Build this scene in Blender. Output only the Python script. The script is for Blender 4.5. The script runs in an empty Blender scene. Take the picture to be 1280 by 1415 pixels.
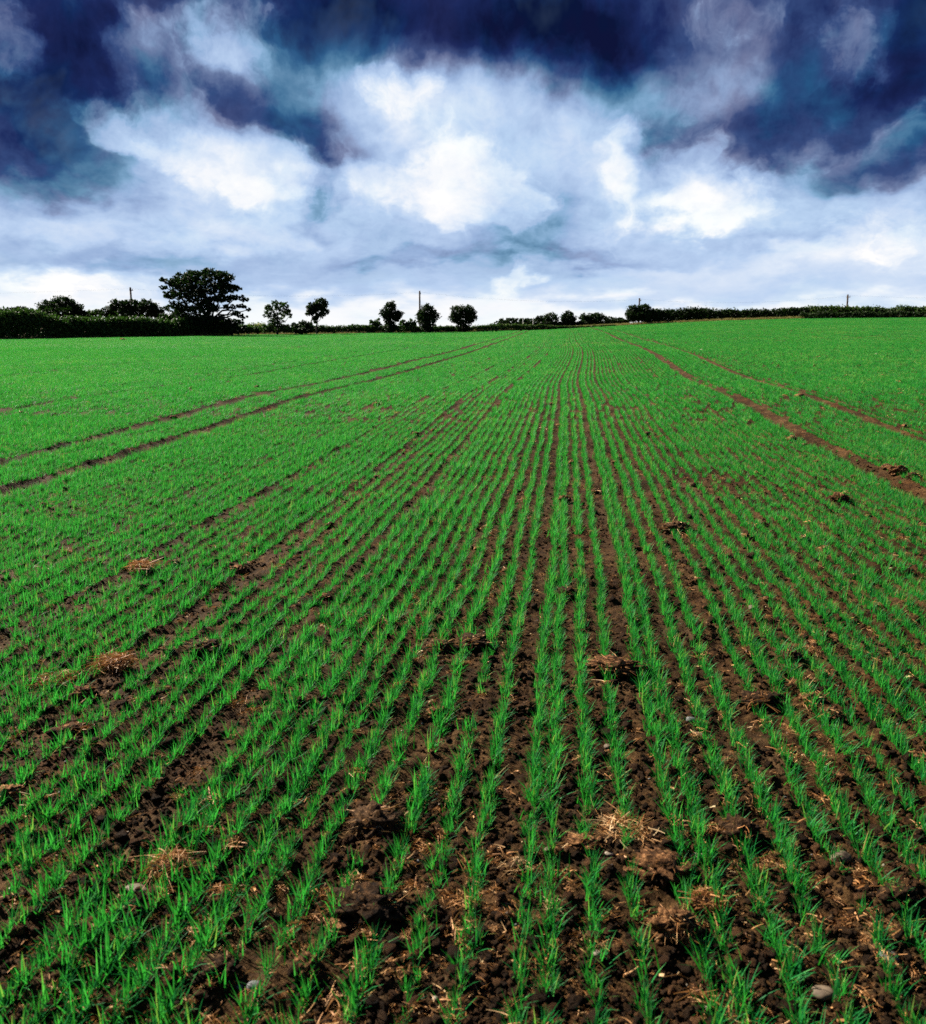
import bpy, bmesh, math, random
import numpy as np
from mathutils import Vector

S = bpy.context.scene
COL = S.collection
R = math.radians
rng = np.random.default_rng(7)
random.seed(7)

# ------------------------------------------------------------------ camera
F_PX, CX, CY, HZ = 1225.0, 640.0, 707.5, 443.0
CAM_H = 1.5
PITCH = math.atan((CY - HZ) / F_PX)
cam_d = bpy.data.cameras.new('camera')
cam = bpy.data.objects.new('camera', cam_d)
COL.objects.link(cam)
cam.location = (0, 0, CAM_H)
cam.rotation_euler = (R(90) - PITCH, 0, 0)
cam_d.sensor_fit = 'HORIZONTAL'
cam_d.sensor_width = 36
cam_d.lens = 36 * F_PX / 1280
cam_d.clip_start = 0.05
cam_d.clip_end = 9000
cam_d.dof.use_dof = True
cam_d.dof.focus_distance = 6.5
cam_d.dof.aperture_fstop = 6.3
S.camera = cam
S.view_settings.view_transform = 'Standard'
S.view_settings.look = 'None'
S.view_settings.exposure = 1.6
S.view_settings.gamma = 1.0
S.cycles.max_bounces = 5
S.cycles.diffuse_bounces = 2
S.cycles.glossy_bounces = 1
S.cycles.transmission_bounces = 3
S.cycles.use_denoising = False
S.cycles.sample_clamp_direct = 8.0
S.cycles.sample_clamp_indirect = 3.0
S.cycles.caustics_reflective = False
S.cycles.caustics_refractive = False

# ------------------------------------------------------------------ light and sky
SUN_AZ = R(-52)      # measured from +Y (view direction) towards +X : low light from the left, a little ahead
SUN_EL = R(34)
sd = Vector((math.sin(SUN_AZ) * math.cos(SUN_EL), math.cos(SUN_AZ) * math.cos(SUN_EL), math.sin(SUN_EL)))
sun_d = bpy.data.lights.new('sun', 'SUN')
sun_d.energy = 5.0
sun_d.angle = R(0.8)
sun_d.color = (1.0, 0.93, 0.82)
sun = bpy.data.objects.new('sun', sun_d)
sun.rotation_euler = sd.to_track_quat('Z', 'Y').to_euler()
sun.location = sd * 50
COL.objects.link(sun)

world = bpy.data.worlds.new('World')
S.world = world
world.use_nodes = True


class NT:
    """tiny node-expression helper"""
    def __init__(s, tree):
        s.t = tree

    def new(s, typ, **kw):
        n = s.t.nodes.new(typ)
        for k, v in kw.items():
            setattr(n, k, v)
        return n

    def put(s, sock, v):
        if hasattr(v, 'is_linked') or isinstance(v, bpy.types.NodeSocket):
            s.t.links.new(v, sock)
        else:
            sock.default_value = v

    def m(s, op, a, b=None, c=None, clamp=False):
        n = s.new('ShaderNodeMath', operation=op, use_clamp=clamp)
        s.put(n.inputs[0], a)
        if b is not None:
            s.put(n.inputs[1], b)
        if c is not None:
            s.put(n.inputs[2], c)
        return n.outputs[0]

    def noise(s, vec, scale, detail=4, rough=0.55, dist=0.0, dims='3D'):
        n = s.new('ShaderNodeTexNoise', noise_dimensions=dims)
        s.put(n.inputs['Vector'], vec)
        n.inputs['Scale'].default_value = scale
        n.inputs['Detail'].default_value = detail
        n.inputs['Roughness'].default_value = rough
        n.inputs['Distortion'].default_value = dist
        return n.outputs['Fac']

    def ramp(s, fac, stops, interp='LINEAR'):
        n = s.new('ShaderNodeValToRGB')
        n.color_ramp.interpolation = interp
        el = n.color_ramp.elements
        while len(el) < len(stops):
            el.new(0.5)
        for e, (p, c) in zip(el, stops):
            e.position = p
            e.color = (c[0], c[1], c[2], 1)
        s.put(n.inputs[0], fac)
        return n.outputs[0]

    def mix(s, fac, a, b, mode='MIX'):
        n = s.new('ShaderNodeMix', data_type='RGBA', blend_type=mode)
        s.put(n.inputs[0], fac)
        for i, v in ((6, a), (7, b)):
            if isinstance(v, tuple):
                v = (v[0], v[1], v[2], 1)
            s.put(n.inputs[i], v)
        return n.outputs[2]

    def maprange(s, v, a, b, c=0.0, d=1.0, smooth=False):
        n = s.new('ShaderNodeMapRange')
        if smooth:
            n.interpolation_type = 'SMOOTHSTEP'
        s.put(n.inputs[0], v)
        for i, q in enumerate((a, b, c, d)):
            n.inputs[i + 1].default_value = q
        return n.outputs[0]


def srgb(r, g, b):
    def f(c):
        c /= 255.0
        return c / 12.92 if c <= 0.04045 else ((c + 0.055) / 1.055) ** 2.4
    return (f(r), f(g), f(b))


SKY_STRENGTH = 0.06


def build_sky():
    t = world.node_tree
    t.nodes.clear()
    N = NT(t)
    out = N.new('ShaderNodeOutputWorld')
    bg = N.new('ShaderNodeBackground')
    tc = N.new('ShaderNodeTexCoord')
    sky = N.new('ShaderNodeTexSky', sky_type='NISHITA', sun_disc=False)
    sky.sun_elevation = SUN_EL
    sky.sun_rotation = SUN_AZ
    sky.altitude = 60
    sky.dust_density = 1.5
    bg.inputs['Strength'].default_value = SKY_STRENGTH
    vec = tc.outputs['Generated']
    sep = N.new('ShaderNodeSeparateXYZ')
    N.put(sep.inputs[0], vec)
    x, y, z = sep.outputs
    az = N.m('ARCTAN2', x, y)
    el = N.m('ARCSINE', z)
    # degrees-like units of azimuth and elevation
    U0 = N.m('MULTIPLY', az, 57.2958)
    V0 = N.m('MULTIPLY', el, 57.2958)
    comb = N.new('ShaderNodeCombineXYZ')
    N.put(comb.inputs[0], U0)
    N.put(comb.inputs[1], N.m('MULTIPLY', N.m('LOGARITHM', N.m('ADD', N.m('DIVIDE', N.m('ABSOLUTE', V0), 4.0), 1.0), 2.71828), 17.0))
    uv = comb.outputs[0]

    def warp(scale, amp, off, det=4):
        va = N.new('ShaderNodeVectorMath', operation='ADD')
        N.put(va.inputs[0], uv)
        va.inputs[1].default_value = off
        n = N.noise(va.outputs[0], scale, det, 0.55, 0.0, '2D')
        return N.m('MULTIPLY', N.m('SUBTRACT', n, 0.5), amp)
    U = N.m('ADD', U0, N.m('ADD', warp(0.16, 5.0, (3, 7, 1), 2), warp(0.45, 2.4, (13, 2, 1), 4)))
    V = N.m('ADD', V0, N.m('ADD', warp(0.16, 3.0, (31, 17, 5), 2), warp(0.45, 1.8, (5, 22, 3), 4)))
    cw = N.new('ShaderNodeCombineXYZ')
    N.put(cw.inputs[0], U)
    N.put(cw.inputs[1], V)
    uvw = cw.outputs[0]
    # elevation profile of brightness
    prof = N.new('ShaderNodeFloatCurve')
    cur = prof.mapping.curves[0]
    pts = [(0, 0.97), (0.012, 0.94), (0.035, 0.76), (0.07, 0.64), (0.13, 0.57), (0.19, 0.48), (0.25, 0.37), (0.31, 0.25), (0.39, 0.16), (0.62, 0.18), (1, 0.25)]
    while len(cur.points) < len(pts):
        cur.points.new(0.5, 0.5)
    for p, (a, b) in zip(cur.points, pts):
        p.location = (a, b)
        p.handle_type = 'AUTO_CLAMPED'
    prof.mapping.update()
    N.put(prof.inputs['Value'], N.m('DIVIDE', V, 45.0, clamp=True))
    field = prof.outputs[0]

    def blob(px, py, rx, ry, amp, rot=0.0, crisp=0.9):
        nonlocal field
        # place in the photograph -> azimuth and elevation
        xc, yc = (px - CX) / F_PX, (CY - py) / F_PX
        d = Vector((xc, math.cos(PITCH) + yc * math.sin(PITCH), -math.sin(PITCH) + yc * math.cos(PITCH))).normalized()
        u = math.degrees(math.atan2(d.x, d.y))
        v = math.degrees(math.asin(d.z))
        k = 57.2958 / F_PX
        mp = N.new('ShaderNodeMapping', vector_type='TEXTURE')
        N.put(mp.inputs['Vector'], uvw)
        mp.inputs['Location'].default_value = (u, v, 0)
        mp.inputs['Rotation'].default_value = (0, 0, R(rot))
        mp.inputs['Scale'].default_value = (rx * k * 1.7, ry * k * 1.7, 1)
        gr = N.new('ShaderNodeTexGradient', gradient_type='SPHERICAL')
        N.put(gr.inputs[0], mp.outputs[0])
        sm = N.maprange(gr.outputs['Fac'], 0.0, crisp, 0.0, amp * (1.0 if amp > 0 else 0.64), True)
        field = N.m('ADD', field, sm)

    for b in [
        # soft bright haze
        (300, 20, 110, 36, .12), (1000, 20, 95, 34, .12), (340, 92, 100, 30, .16, -12), (335, 235, 120, 60, .20), (560, 130, 90, 60, .24), (650, 115, 170, 50, .12), (900, 115, 70, 34, .10), (240, 95, 100, 40, .06),
        (590, 265, 120, 44, .11), (560, 300, 170, 36, .07), (300, 285, 150, 36, .08), (900, 295, 130, 40, .10), (650, 252, 80, 50, .06), (620, 180, 120, 60, .12), (740, 165, 120, 60, .20),
        (860, 245, 40, 50, .10), (945, 245, 70, 60, .08), (800, 225, 80, 60, .16), (1050, 285, 110, 36, .14, 10), (60, 318, 150, 26, .10),
        (1240, 330, 120, 50, .16), (50, 392, 150, 18, .14), (1010, 110, 100, 40, .16), (1090, 355, 90, 18, .14), (340, 330, 120, 16, .10), (920, 380, 120, 16, .10),
        # dark slate banks
        (30, 140, 110, 50, -.26), (110, 110, 50, 60, -.16), (290, 148, 120, 34, -.30, -14), (70, 225, 130, 30, -.30, -10),
        (448, 245, 24, 50, -.28), (455, 190, 70, 30, -.22), (446, 275, 24, 44, -.20), (650, 40, 190, 50, -.22), (800, 70, 110, 46, -.20),
        (905, 250, 22, 50, -.30), (990, 195, 70, 40, -.28), (1180, 140, 130, 42, -.26, 12), (1240, 228, 90, 22, -.36, 10), (1120, 190, 60, 24, -.14),
        (560, 358, 130, 10, -.16, 6), (800, 352, 100, 10, -.18, -4), (745, 300, 56, 36, -.18), (650, 320, 50, 20, -.16), (590, 300, 30, 18, -.10),
        (180, 355, 140, 12, -.12), (330, 395, 130, 14, -.10), (235, 40, 26, 60, -.16), (1095, 70, 24, 60, -.14), (90, 40, 60, 36, -.18), (1260, 60, 36, 70, -.18),
        (1130, 320, 80, 14, -.10), (60, 275, 120, 16, -.10), (1000, 330, 120, 14, -.08),
    ]:
        blob(*b)
    # ragged cloud heads: a broad lump cut by turbulence gives a crisp torn edge
    soft = field
    field = 0.0
    for b in [(185, 72, 50, 48, 1), (1165, 66, 42, 52, 1), (285, 195, 110, 50, 1, -28), (350, 240, 90, 50, .8, -20), (490, 232, 48, 42, 1), (600, 270, 90, 40, .8), (650, 250, 80, 52, 1, -20), (705, 290, 26, 44, .9),
              (862, 235, 40, 60, .9), (945, 235, 66, 66, 1, 15), (1010, 275, 90, 36, .7), (700, 398, 46, 30, .9, 30), (5, 65, 36, 44, .9), (140, 180, 60, 16, .75, -28), (1205, 180, 66, 16, .75, 24),
              (320, 30, 90, 40, .7), (330, 95, 80, 30, .65), (1020, 25, 80, 34, .65), (1235, 330, 100, 40, .6), (60, 395, 120, 22, .6), (560, 110, 70, 44, .6)]:
        blob(*b, **({'crisp': 1.0} if len(b) < 7 else {}))
    tn = N.noise(uvw, 0.26, 7, 0.60, 0.15, '2D')
    tv = N.m('ADD', field, N.m('MULTIPLY', N.m('SUBTRACT', tn, 0.5), 1.3))
    head = N.maprange(tv, 0.24, 0.86, 0.0, 1.0, True)
    field = N.m('MULTIPLY_ADD', N.m('MULTIPLY', head, N.m('MULTIPLY_ADD', tn, 1.7, 0.1)), 0.185, soft)
    # fine cloud texture everywhere
    det = N.noise(uv, 0.15, 7, 0.60, 0.2, '2D')
    det2 = N.m('SUBTRACT', 1.0, N.m('ABSOLUTE', N.m('MULTIPLY_ADD', N.noise(uv, 0.55, 6, 0.60, 0.25, '2D'), 4.0, -2.0)))
    low = N.maprange(V0, 0.5, 5.0, 0.2, 1.0)
    field = N.m('MULTIPLY_ADD', N.m('MULTIPLY', N.m('SUBTRACT', det, 0.5), 0.36), low, field)
    field = N.m('MULTIPLY_ADD', N.m('MULTIPLY', N.m('SUBTRACT', det2, 0.6), 0.055), low, field, clamp=True)
    col = N.ramp(field, [(0.0, srgb(14, 20, 56)), (0.14, srgb(28, 42, 92)), (0.28, srgb(56, 78, 128)), (0.42, srgb(108, 126, 166)),
                         (0.56, srgb(154, 180, 220)), (0.70, srgb(188, 211, 243)), (0.84, srgb(224, 236, 252)), (0.92, srgb(245, 249, 255)), (1.0, (1.02, 1.02, 1.02))])
    # teal and mauve drifts in the cloud
    hn = N.noise(uv, 0.16, 4, 0.55, 0.2, '2D')
    hue = N.ramp(hn, [(0.38, (0.30, 1.30, 1.12)), (0.52, (1, 1, 1)), (0.56, (1, 1, 1)), (0.68, (1.4, 1.05, 0.97))])
    mid = N.maprange(field, 0.25, 0.60, 0.85, 0.03)
    col = N.mix(mid, col, N.mix(1.0, col, hue, 'MULTIPLY'))
    # cloud colours are radiances: undo the background strength; thin places let the clear sky through
    gain = N.new('ShaderNodeVectorMath', operation='SCALE')
    N.put(gain.inputs[0], col)
    gain.inputs['Scale'].default_value = 0.325 / SKY_STRENGTH
    thin = N.maprange(hn, 0.45, 0.30, 0.0, 0.03)
    final = N.mix(thin, gain.outputs[0], sky.outputs[0])
    N.put(bg.inputs['Color'], final)
    t.links.new(bg.outputs[0], out.inputs[0])


build_sky()
world.cycles.sampling_method = 'MANUAL'
world.cycles.sample_map_resolution = 512

# ------------------------------------------------------------------ maths helpers
_h = np.random.default_rng(99).random((256, 256))


def vnoise(x, y):
    x = np.asarray(x, float); y = np.asarray(y, float)
    xi = np.floor(x).astype(int); yi = np.floor(y).astype(int)
    fx, fy = x - xi, y - yi
    fx = fx * fx * (3 - 2 * fx); fy = fy * fy * (3 - 2 * fy)
    a = _h[xi & 255, yi & 255]; b = _h[(xi + 1) & 255, yi & 255]
    c = _h[xi & 255, (yi + 1) & 255]; d = _h[(xi + 1) & 255, (yi + 1) & 255]
    return (a * (1 - fx) + b * fx) * (1 - fy) + (c * (1 - fx) + d * fx) * fy


def fbm(x, y, o=4, g=0.5):
    v, a, t = 0, 1.0, 0
    for i in range(o):
        v = v + a * vnoise(x * 2.03 ** i + 17.3 * i, y * 2.03 ** i + 9.1 * i)
        t += a; a *= g
    return v / t


def sstep(a, b, x):
    t = np.clip((np.asarray(x, float) - a) / (b - a), 0, 1)
    return t * t * (3 - 2 * t)


# crop rows run towards (790, 443) in the photograph
ROW_TH = math.atan2((790 - CX) / F_PX, math.cos(PITCH) + (CY - HZ) / F_PX * math.sin(PITCH))
CT, ST = math.cos(ROW_TH), math.sin(ROW_TH)


def row_wiggle(s):
    s = np.asarray(s, float)
    return (-0.10 * np.exp(-((s - 22) / 6.5) ** 2) + 0.26 * np.exp(-((s - 42) / 13) ** 2) - 0.5 * sstep(75, 130, s)
            + 0.018 * (vnoise(s / 1.7, 3.3 + 0 * s) - 0.5) + 0.02 * (vnoise(s / 0.55, 8.1 + 0 * s) - 0.5))


def to_ds(X, Y):
    d = X * CT - Y * ST
    s = X * ST + Y * CT
    return d - row_wiggle(s), s


def to_xy(d, s):
    d = d + row_wiggle(s)
    return d * CT + s * ST, -d * ST + s * CT


# field edge (hedge line): photograph x -> depth and ground height there
_hx = np.array([-700, 0, 330, 640, 760, 850, 930, 1000, 1100, 1280, 2000])
_hD = np.array([56, 75, 95, 118, 122, 125, 125, 121, 116, 107, 90])
_hy = np.array([478, 467.5, 462.5, 458.5, 455, 450, 446, 443, 440.5, 439, 437])
_ht = (_hx - CX) / F_PX / 1.023
_hz = CAM_H - (_hy - HZ) / F_PX * _hD
TRAM = (3.10, 4.50, -5.0, -6.05, -9.2, -10.4, -15.9, 15.2, 16.6)


def edge_depth(t):
    return np.interp(t, _ht, _hD)


def terrain(X, Y):
    X = np.asarray(X, float); Y = np.asarray(Y, float)
    Yp = np.maximum(Y, 0.5)
    t = np.clip(X / Yp, -3, 3)
    D = edge_depth(t)
    zh = np.interp(t, _ht, _hz)
    q = Yp / D
    z = zh * np.clip((q - 0.10) / 0.9, 0, 1) ** 1.1
    z = z + 0.06 * np.exp(-((Y - 17) / 3.2) ** 2) - 0.04 * np.exp(-((Y - 26) / 5) ** 2) + 0.05 * (fbm(X / 14 + 5, Y / 14, 2) - .5) * sstep(6, 20, Y)
    over = np.maximum(Yp - D - 9, 0)
    return z - np.minimum(0.065 * over, 42)


def relief(X, Y):
    fade = 1 - sstep(9, 30, Y)
    r = 0.034 * (fbm(X / 0.42, Y / 0.42, 2) - 0.5)
    n = fbm(X / 0.085 + 40, Y / 0.085, 3)
    r = r + 0.075 * np.maximum(n - 0.47, 0)
    c1 = np.abs(fbm(X / 0.045 + 9, Y / 0.045 + 3, 3, .62) - 0.5)
    r = r - 0.055 * (c1 - 0.07) * (0.35 + 0.65 * sstep(.3, .6, vnoise(X / .3 + 2, Y / .3 + 8)))
    r = r * fade
    d, s = to_ds(X, Y)
    for c in TRAM:
        r = r - 0.045 * np.exp(-((d - c - 0.04 * (vnoise(s / 3, c + 0 * s) - .5)) / 0.15) ** 2)
    r = r - 0.012 * np.exp(-((d + 1.93) / 0.1) ** 2) * fade
    return r


def ground(X, Y):
    return terrain(X, Y) + relief(X, Y)


CAMP = np.array([0, 0, CAM_H])


def ray(px, py):
    xc, yc = (px - CX) / F_PX, (CY - py) / F_PX
    return np.array([xc, math.cos(PITCH) + yc * math.sin(PITCH), -math.sin(PITCH) + yc * math.cos(PITCH)])


def P(px, py, Y):
    r = ray(px, py)
    return CAMP + r * (Y / r[1])


def G(px, py):
    r = ray(px, py)
    k = np.geomspace(1.2, 160, 4000) / r[1]
    pts = CAMP[None] + k[:, None] * r[None]
    below = np.nonzero(pts[:, 2] < ground(pts[:, 0], pts[:, 1]))[0]
    i = below[0] if len(below) else len(k) - 1
    p = pts[i]
    return np.array([p[0], p[1], float(ground(p[0], p[1]))])


# ------------------------------------------------------------------ object helpers
def mesh_obj(name, V, faces, mat, parent=None, link=True, attrs=None, smooth=False):
    me = bpy.data.meshes.new(name)
    me.from_pydata([tuple(v) for v in V] if not isinstance(V, list) else V, [], faces)
    if attrs:
        for k, a in attrs.items():
            at = me.attributes.new(k, 'FLOAT', 'POINT')
            at.data.foreach_set('value', np.asarray(a, np.float32))
    if smooth:
        me.polygons.foreach_set('use_smooth', np.ones(len(me.polygons), bool))
    if mat:
        me.materials.append(mat)
    o = bpy.data.objects.new(name, me)
    if link:
        COL.objects.link(o)
    if parent:
        o.parent = parent
    return o


def big_mesh(name, V, quads, mat, smooth=True, attrs=None, link=True, parent=None):
    """fast path: all faces of the same size"""
    V = np.asarray(V, np.float32); quads = np.asarray(quads, np.int32)
    k = quads.shape[1]
    me = bpy.data.meshes.new(name)
    me.vertices.add(len(V)); me.vertices.foreach_set('co', V.ravel())
    me.loops.add(quads.size); me.loops.foreach_set('vertex_index', quads.ravel())
    me.polygons.add(len(quads))
    me.polygons.foreach_set('loop_start', np.arange(0, quads.size, k, dtype=np.int32))
    try:
        me.polygons.foreach_set('loop_total', np.full(len(quads), k, np.int32))
    except Exception:
        pass
    if smooth:
        me.polygons.foreach_set('use_smooth', np.ones(len(quads), bool))
    if attrs:
        for kk, a in attrs.items():
            at = me.attributes.new(kk, 'FLOAT', 'POINT')
            at.data.foreach_set('value', np.asarray(a, np.float32))
    me.update(calc_edges=True)
    me.validate()
    if mat:
        me.materials.append(mat)
    o = bpy.data.objects.new(name, me)
    if link:
        COL.objects.link(o)
    if parent:
        o.parent = parent
    return o


def empty(name, loc):
    o = bpy.data.objects.new(name, None)
    o.location = loc
    o.empty_display_size = 0.1
    COL.objects.link(o)
    return o


def tag(o, label=None, cat=None, group=None, kind=None):
    if label: o['label'] = label
    if cat: o['category'] = cat
    if group: o['group'] = group
    if kind: o['kind'] = kind
    return o


def material(name):
    m = bpy.data.materials.new(name)
    m.use_nodes = True
    t = m.node_tree
    t.nodes.clear()
    N = NT(t)
    out = N.new('ShaderNodeOutputMaterial')
    return m, N, out


def principled(N, out, col, rough=0.8, spec=0.3, normal=None):
    p = N.new('ShaderNodeBsdfPrincipled')
    N.put(p.inputs['Base Color'], col if not isinstance(col, tuple) else (*col[:3], 1))
    N.put(p.inputs['Roughness'], rough)
    p.inputs['Specular IOR Level'].default_value = spec
    if normal is not None:
        N.put(p.inputs['Normal'], normal)
    if out is not None:
        N.t.links.new(p.outputs[0], out.inputs[0])
    return p


def attr(N, name):
    a = N.new('ShaderNodeAttribute')
    a.attribute_name = name
    return a.outputs['Fac']


def leafy(name, stops, transl=0.3, rough=0.5, spec=0.25, rnd=0.25, tcol=(0.10, 0.30, 0.03)):
    m, N, out = material(name)
    oi = N.new('ShaderNodeObjectInfo')
    tone = N.m('ADD', attr(N, 'tone'), N.m('MULTIPLY', N.m('SUBTRACT', oi.outputs['Random'], 0.5), rnd), clamp=True)
    geo = N.new('ShaderNodeNewGeometry')
    drift = N.noise(geo.outputs['Position'], 0.11, 3, 0.6)
    tone = N.m('MULTIPLY_ADD', N.m('SUBTRACT', drift, 0.5), 0.55, tone)
    col = N.ramp(tone, stops)
    p = principled(N, None, col, rough, spec)
    tr = N.new('ShaderNodeBsdfTranslucent')
    N.put(tr.inputs[0], N.mix(0.5, col, tcol))
    mx = N.new('ShaderNodeMixShader')
    mx.inputs[0].default_value = transl
    N.t.links.new(p.outputs[0], mx.inputs[1])
    N.t.links.new(tr.outputs[0], mx.inputs[2])
    N.t.links.new(mx.outputs[0], out.inputs[0])
    return m


# ------------------------------------------------------------------ materials
def soil_material():
    m, N, out = material('soil')
    tc = N.new('ShaderNodeTexCoord')
    v = tc.outputs['Object']
    n1 = N.noise(v, 1.6, 5, 0.6)
    n2 = N.noise(v, 22, 6, 0.65)
    n3 = N.noise(v, 130, 4, 0.7)
    f = N.m('ADD', N.m('MULTIPLY', n1, 0.35), N.m('ADD', N.m('MULTIPLY', n2, 0.40), N.m('MULTIPLY', n3, 0.25)))
    col = N.ramp(f, [(0.36, (0.008, 0.0036, 0.0011)), (0.47, (0.029, 0.0138, 0.0045)), (0.56, (0.074, 0.0385, 0.0140)), (0.66, (0.22, 0.128, 0.058))])
    # crusted pale mud (wheelings), dry crumbs
    crust = attr(N, 'crust')
    cf = N.m('MULTIPLY', crust, N.maprange(n2, 0.35, 0.65, 0.35, 1.0))
    col = N.mix(N.m('MULTIPLY', cf, 0.75), col, (0.066, 0.041, 0.020))
    vo = N.new('ShaderNodeTexVoronoi')
    vo.inputs['Scale'].default_value = 95
    N.put(vo.inputs['Vector'], v)
    fleck = N.m('MULTIPLY', N.maprange(vo.outputs['Distance'], 0.22, 0.12), N.maprange(N.noise(v, 9, 3), 0.52, 0.62))
    col = N.mix(N.m('MULTIPLY', fleck, 0.6), col, (0.17, 0.11, 0.065))
    red = N.maprange(N.noise(v, 0.9, 3), 0.5, 0.7, 0.0, 0.5)
    col = N.mix(red, col, N.mix(1.0, col, (1.35, 0.88, 0.60), 'MULTIPLY'))
    b = N.new('ShaderNodeBump')
    b.inputs['Strength'].default_value = 1.0
    b.inputs['Distance'].default_value = 0.02
    n4 = N.noise(v, 55, 5, 0.7)
    N.put(b.inputs['Height'], N.m('ADD', N.m('MULTIPLY', n2, 0.5), N.m('ADD', N.m('MULTIPLY', n4, 0.6), N.m('MULTIPLY', n3, 0.45))))
    principled(N, out, col, N.maprange(n2, 0.3, 0.7, 0.75, 0.98), 0.06, b.outputs[0])
    return m


def simple_noise_mat(name, stops, scale, rough=0.85, bump=0.4, dist=0.01, spec=0.25):
    m, N, out = material(name)
    tc = N.new('ShaderNodeTexCoord')
    oi = N.new('ShaderNodeObjectInfo')
    va = N.new('ShaderNodeVectorMath', operation='ADD')
    N.put(va.inputs[0], tc.outputs['Object'])
    cmb = N.new('ShaderNodeCombineXYZ')
    N.put(cmb.inputs[0], N.m('MULTIPLY', oi.outputs['Random'], 50))
    N.put(va.inputs[1], cmb.outputs[0])
    n = N.noise(va.outputs[0], scale, 6, 0.62)
    col = N.ramp(N.m('ADD', n, N.m('MULTIPLY', N.m('SUBTRACT', oi.outputs['Random'], 0.5), 0.12)), stops)
    b = N.new('ShaderNodeBump')
    b.inputs['Strength'].default_value = bump
    b.inputs['Distance'].default_value = dist
    N.put(b.inputs['Height'], n)
    principled(N, out, col, rough, spec, b.outputs[0])
    return m


M_soil = soil_material()
CROP_STOPS = [(0.0, (0.002, 0.050, 0.009)), (0.30, (0.004, 0.118, 0.025)), (0.60, (0.013, 0.205, 0.043)), (0.84, (0.085, 0.37, 0.070)), (0.93, (0.24, 0.28, 0.05)), (1.0, (0.40, 0.27, 0.10))]
M_crop = leafy('crop_leaf', CROP_STOPS, 0.44, 0.50, 0.10, 0.34, (0.05, 0.42, 0.02))
M_tree = leafy('tree_leaf', [(0, (0.006, 0.011, 0.003)), (0.6, (0.014, 0.027, 0.006)), (1, (0.030, 0.050, 0.011))], 0.06, 0.6, 0.1, 0.2)
M_hedge = leafy('hedge_leaf', [(0, (0.018, 0.032, 0.008)), (0.6, (0.046, 0.080, 0.016)), (1, (0.115, 0.145, 0.030))], 0.14, 0.6, 0.1, 0.2)
M_gorse = leafy('gorse_leaf', [(0, (0.05, 0.09, 0.012)), (0.55, (0.12, 0.17, 0.02)), (1, (0.42, 0.36, 0.03))], 0.2, 0.6, 0.1, 0.2)
M_verge = leafy('verge_grass', [(0, (0.06, 0.09, 0.02)), (0.4, (0.15, 0.15, 0.04)), (0.75, (0.27, 0.21, 0.075)), (1, (0.38, 0.29, 0.13))], 0.25, 0.7, 0.1, 0.2, (0.3, 0.3, 0.08))
M_bark = simple_noise_mat('bark', [(0.3, (0.02, 0.014, 0.010)), (0.7, (0.07, 0.052, 0.038))], 6, 0.9, 0.6, 0.03)
M_pole = simple_noise_mat('creosoted_wood', [(0.3, (0.035, 0.024, 0.018)), (0.7, (0.09, 0.066, 0.05))], 4, 0.85, 0.3)
M_wire = simple_noise_mat('wire', [(0.3, (0.02, 0.02, 0.022)), (0.7, (0.04, 0.04, 0.045))], 4, 0.5, 0.0)
M_ceram = simple_noise_mat('insulator', [(0.3, (0.25, 0.24, 0.22)), (0.7, (0.4, 0.39, 0.36))], 4, 0.3, 0.0)
M_post = simple_noise_mat('weathered_post', [(0.3, (0.30, 0.29, 0.27)), (0.7, (0.55, 0.54, 0.5))], 5, 0.8, 0.3)
M_clod = simple_noise_mat('clod_soil', [(0.34, (0.008, 0.004, 0.0015)), (0.5, (0.034, 0.0165, 0.0066)), (0.68, (0.12, 0.064, 0.028))], 60, 0.95, 1.0, 0.02, 0.1)
M_redclod = simple_noise_mat('red_clod_soil', [(0.34, (0.018, 0.008, 0.003)), (0.5, (0.090, 0.040, 0.015)), (0.66, (0.30, 0.145, 0.060))], 60, 0.95, 1.0, 0.02, 0.1)
M_straw = leafy('straw', [(0, (0.13, 0.050, 0.016)), (0.4, (0.38, 0.165, 0.052)), (0.75, (0.52, 0.28, 0.11)), (1, (0.60, 0.43, 0.23))], 0.15, 0.6, 0.2, 0.15, (0.4, 0.2, 0.06))
M_stone_grey = simple_noise_mat('grey_stone', [(0.3, (0.06, 0.06, 0.06)), (0.7, (0.16, 0.155, 0.15))], 30, 0.7, 0.25, 0.004)
M_stone_tan = simple_noise_mat('tan_stone', [(0.3, (0.055, 0.036, 0.022)), (0.7, (0.17, 0.12, 0.075))], 30, 0.7, 0.25, 0.004)
M_stone_white = simple_noise_mat('white_flint', [(0.3, (0.14, 0.105, 0.07)), (0.7, (0.38, 0.31, 0.23))], 24, 0.55, 0.2, 0.004)

# ------------------------------------------------------------------ the field
STRIPS = ((-1.93, 0.075), (-3.33, 0.08), (-1.22, 0.06), (-0.62, 0.05), (2.22, 0.06), (-2.6, 0.05), (-4.1, 0.05), (1.55, 0.05))


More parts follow.
